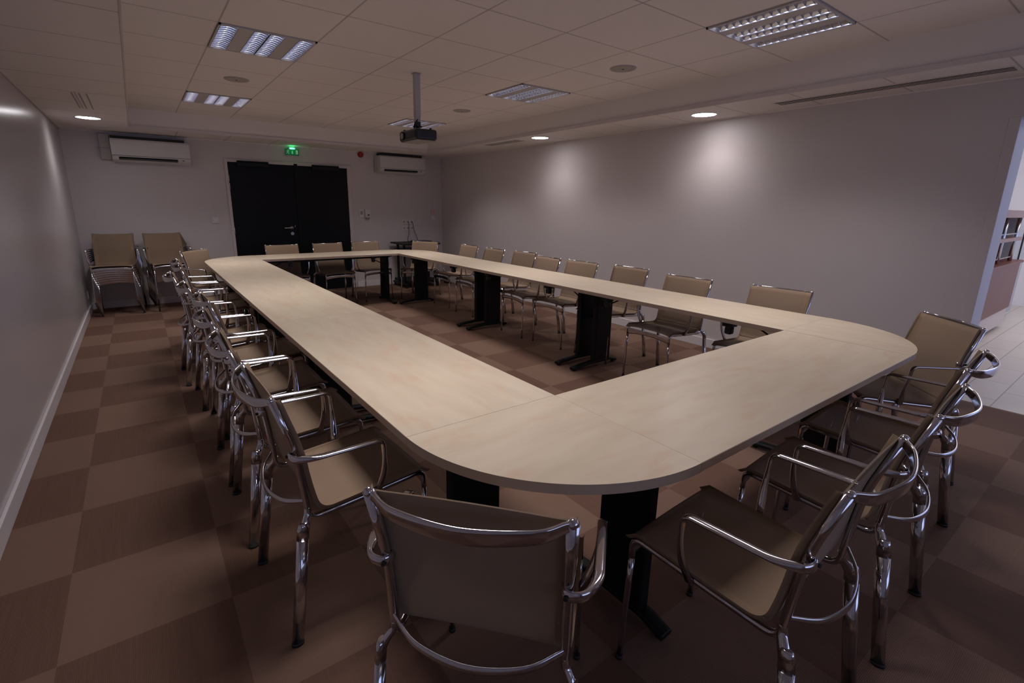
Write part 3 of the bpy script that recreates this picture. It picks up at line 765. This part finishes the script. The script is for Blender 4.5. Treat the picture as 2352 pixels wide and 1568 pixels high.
switch('lower pale switch plate near the right corner of the far wall', 3.36, 1.195, knob=False, grp='switch plates in the far right corner')
NM = ['left', 'middle', 'right']
for r_, zc in enumerate((1.128, 1.015)):
    for c_ in range(3):
        switch('%s wall socket in the %s row over the black trolley' % (NM[c_], ('upper', 'lower')[r_]), 2.762+.075*c_, zc, 'wall_socket', 'socket', True, YF, 'wall sockets over the trolley')
bm = B_(); box(bm, -.008, 0, -.035, .035, -.05, .05, .002)
t = thing('wall_socket', 'pale socket plate low on the left glossy wall by the chair stack', 'socket', (XL, 6.945, .235)); bm.transform(Matrix.Translation((.008, 0, 0))); obj('plate', bm, M['pale_pl'], t)
bm = B_(); cyl(bm, (.008, 0, 0), (.010, 0, 0), .02, n=20); obj('socket_well', bm, M['cream_pl'], t)

# ------------------------------------------------------------------ trolley with cables
t = thing('media_trolley', 'black open-frame trolley on castors in the far right corner', 'trolley', (2.79, 6.80, 0))
W_, D_ = .33, .29
bm = B_(); box(bm, -W_-.02, W_+.02, -D_-.01, D_, .755, .78, .004); obj('top', bm, M['black'], t)
bm = B_(); box(bm, -W_+.05, W_, -D_+.03, D_, .655, .672, .003); obj('shelf', bm, M['black'], t)
bm = B_(); box(bm, -W_+.04, W_, -D_+.04, D_, .09, .13, .006); obj('bottom_shelf', bm, M['black'], t)
for s_ in (-1, 1):
    bm = B_()
    for yy in (-.17, .08): box(bm, s_*(W_-.03)-.016, s_*(W_-.03)+.016, yy-.024, yy+.024, .07, .755, .006)
    box(bm, s_*(W_-.03)-.02, s_*(W_-.03)+.02, -D_, D_, .05, .085, .006); obj('side_frame', bm, M['black'], t)
    for yy in (-D_+.04, D_-.05):
        bm = B_(); cyl(bm, (s_*(W_-.03)-.012, yy, .027), (s_*(W_-.03)+.012, yy, .027), .026, n=18); box(bm, s_*(W_-.03)-.016, s_*(W_-.03)+.016, yy-.012, yy+.012, .03, .055, .002); obj('castor', bm, M['rubber'], t)
o = thing('flat_case', 'flat dark case lying on the black trolley behind a chair back', 'case', (2.93, 6.84, .78))
bm = B_(); box(bm, -.16, .16, -.12, .12, 0, .022, .005); obj('shell', bm, M['blackp'], o)
bm = B_(); box(bm, -.15, .15, -.11, .11, .022, .024, .001); obj('lid', bm, mat('blue_black_lid', (.02, .025, .045), .3), o)
def cable(name, pts, r, m, label, sub=8):
    bm = B_(); sweep(bm, catmull(pts, sub), r, r, (0.13, .2, 1), 8); tag(obj(name, bm, m), label, 'cable')
yw = YF-.02
cable('power_cable', [(2.835, YF-.008, 1.12), (2.836, YF-.045, 1.11), (2.83, YF-.06, 1.0), (2.815, YF-.08, .90), (2.77, YF-.13, .84), (2.74, 6.97, .79), (2.80, 6.92, .787), (2.88, 6.97, .787), (2.84, 7.0, .80), (2.77, 6.93, .80), (2.75, 6.86, .79)], .0045, M['rubber'], 'thin black cable from the middle socket coiling on the trolley')
cable('power_cable', [(2.912, YF-.008, 1.12), (2.914, YF-.045, 1.11), (2.93, YF-.06, .99), (2.95, YF-.09, .90), (2.955, YF-.14, .83), (2.93, 6.99, .789), (2.86, 6.95, .788), (2.80, 7.0, .79)], .0045, M['rubber'], 'thin black cable hanging from the right socket to the trolley')
cable('power_cable', [(2.87, YF-.008, 1.0), (2.872, YF-.03, .99), (2.87, YF-.03, .88), (2.87, YF-.04, .80)], .002, M['cream_pl'], 'thin pale cord hanging between the two black cables')
cable('floor_cable', [(3.12, 6.85, .012), (3.2, 6.80, .01), (3.28, 6.90, .012), (3.22, 6.98, .014), (3.15, 6.9, .016), (3.25, 6.83, .014), (3.35, 6.92, .012), (3.30, 7.02, .012), (3.42, 7.0, .01)], .005, mat('pale_cable', (.35, .33, .32), .5), 'pale cable lying in loops on the carpet right of the trolley')
t = thing('power_strip', 'small dark multi-socket on the carpet at the foot of the right wall', 'power strip', (3.40, 6.72, 0))
bm = B_(); box(bm, -.03, .03, -.09, .09, 0, .035, .006); obj('body', bm, M['blackp'], t)
bm = B_(); box(bm, -.01, .01, .06, .08, .035, .04, .001); obj('rocker', bm, M['red'], t)

# ------------------------------------------------------------------ lobby furniture seen through the opening
t = thing('buffet_counter', 'wheeled buffet counter with copper front and steel rack in the lobby', 'counter', (6.8, .1, 0))
bm = B_(); box(bm, -1.5, .88, -.25, .45, .06, .28, .004); obj('plinth', bm, M['beige'], t)
bm = B_(); box(bm, -1.5, .86, -.27, .45, .28, .84, .004); obj('front_panel', bm, M['copper'], t)
bm = B_(); box(bm, -1.52, 1.0, -.28, .47, .84, .87, .004); obj('worktop', bm, M['copper'], t)
for xx in (-1.2, .25, .70):
    bm = B_(); cyl(bm, (xx, -.15, .06), (xx, -.19, .06), .06, n=24); cyl(bm, (xx, -.19, .06), (xx, -.20, .06), .03, n=18); obj('castor', bm, M['black'], t)
for xx, yy in ((-.1, -.2), (.62, -.2), (-.1, .4), (.62, .4), (-1.3, -.2), (-1.3, .4)):
    bm = B_(); cyl(bm, (xx, yy, .87), (xx, yy, 1.40), .02, n=14); obj('post', bm, M['steel'], t)
bm = B_(); box(bm, -1.45, 1.1, -.3, .45, 1.39, 1.47, .004); obj('canopy', bm, M['pinkedge'], t)
bm = B_(); box(bm, -1.4, .62, -.05, .35, 1.24, 1.39, .004); obj('lamp_housing', bm, M['black'], t)
bm = B_(); box(bm, -1.45, .70, -.25, .4, 1.12, 1.16, .004); obj('shelf', bm, M['pinkedge'], t)
for zz in (1.20, .92):
    bm = B_(); cyl(bm, (-1.3, -.2, zz), (.62, -.2, zz), .008, n=10); obj('rail', bm, M['steel'], t)
t = thing('grey_cabinet', 'tall plain grey cabinet at the end of the lobby counter', 'cabinet', (8.3, .3, 0))
bm = B_(); box(bm, -.45, .5, -.35, .3, .08, 1.42, .005); obj('carcass', bm, M['greycab'], t)
bm = B_(); box(bm, -.43, .48, -.30, .28, 0, .08); obj('plinth', bm, M['beige'], t)
bm = B_(); box(bm, -.0, .02, -.365, -.35, .2, 1.3, .002); obj('door_gap', bm, M['dark'], t)
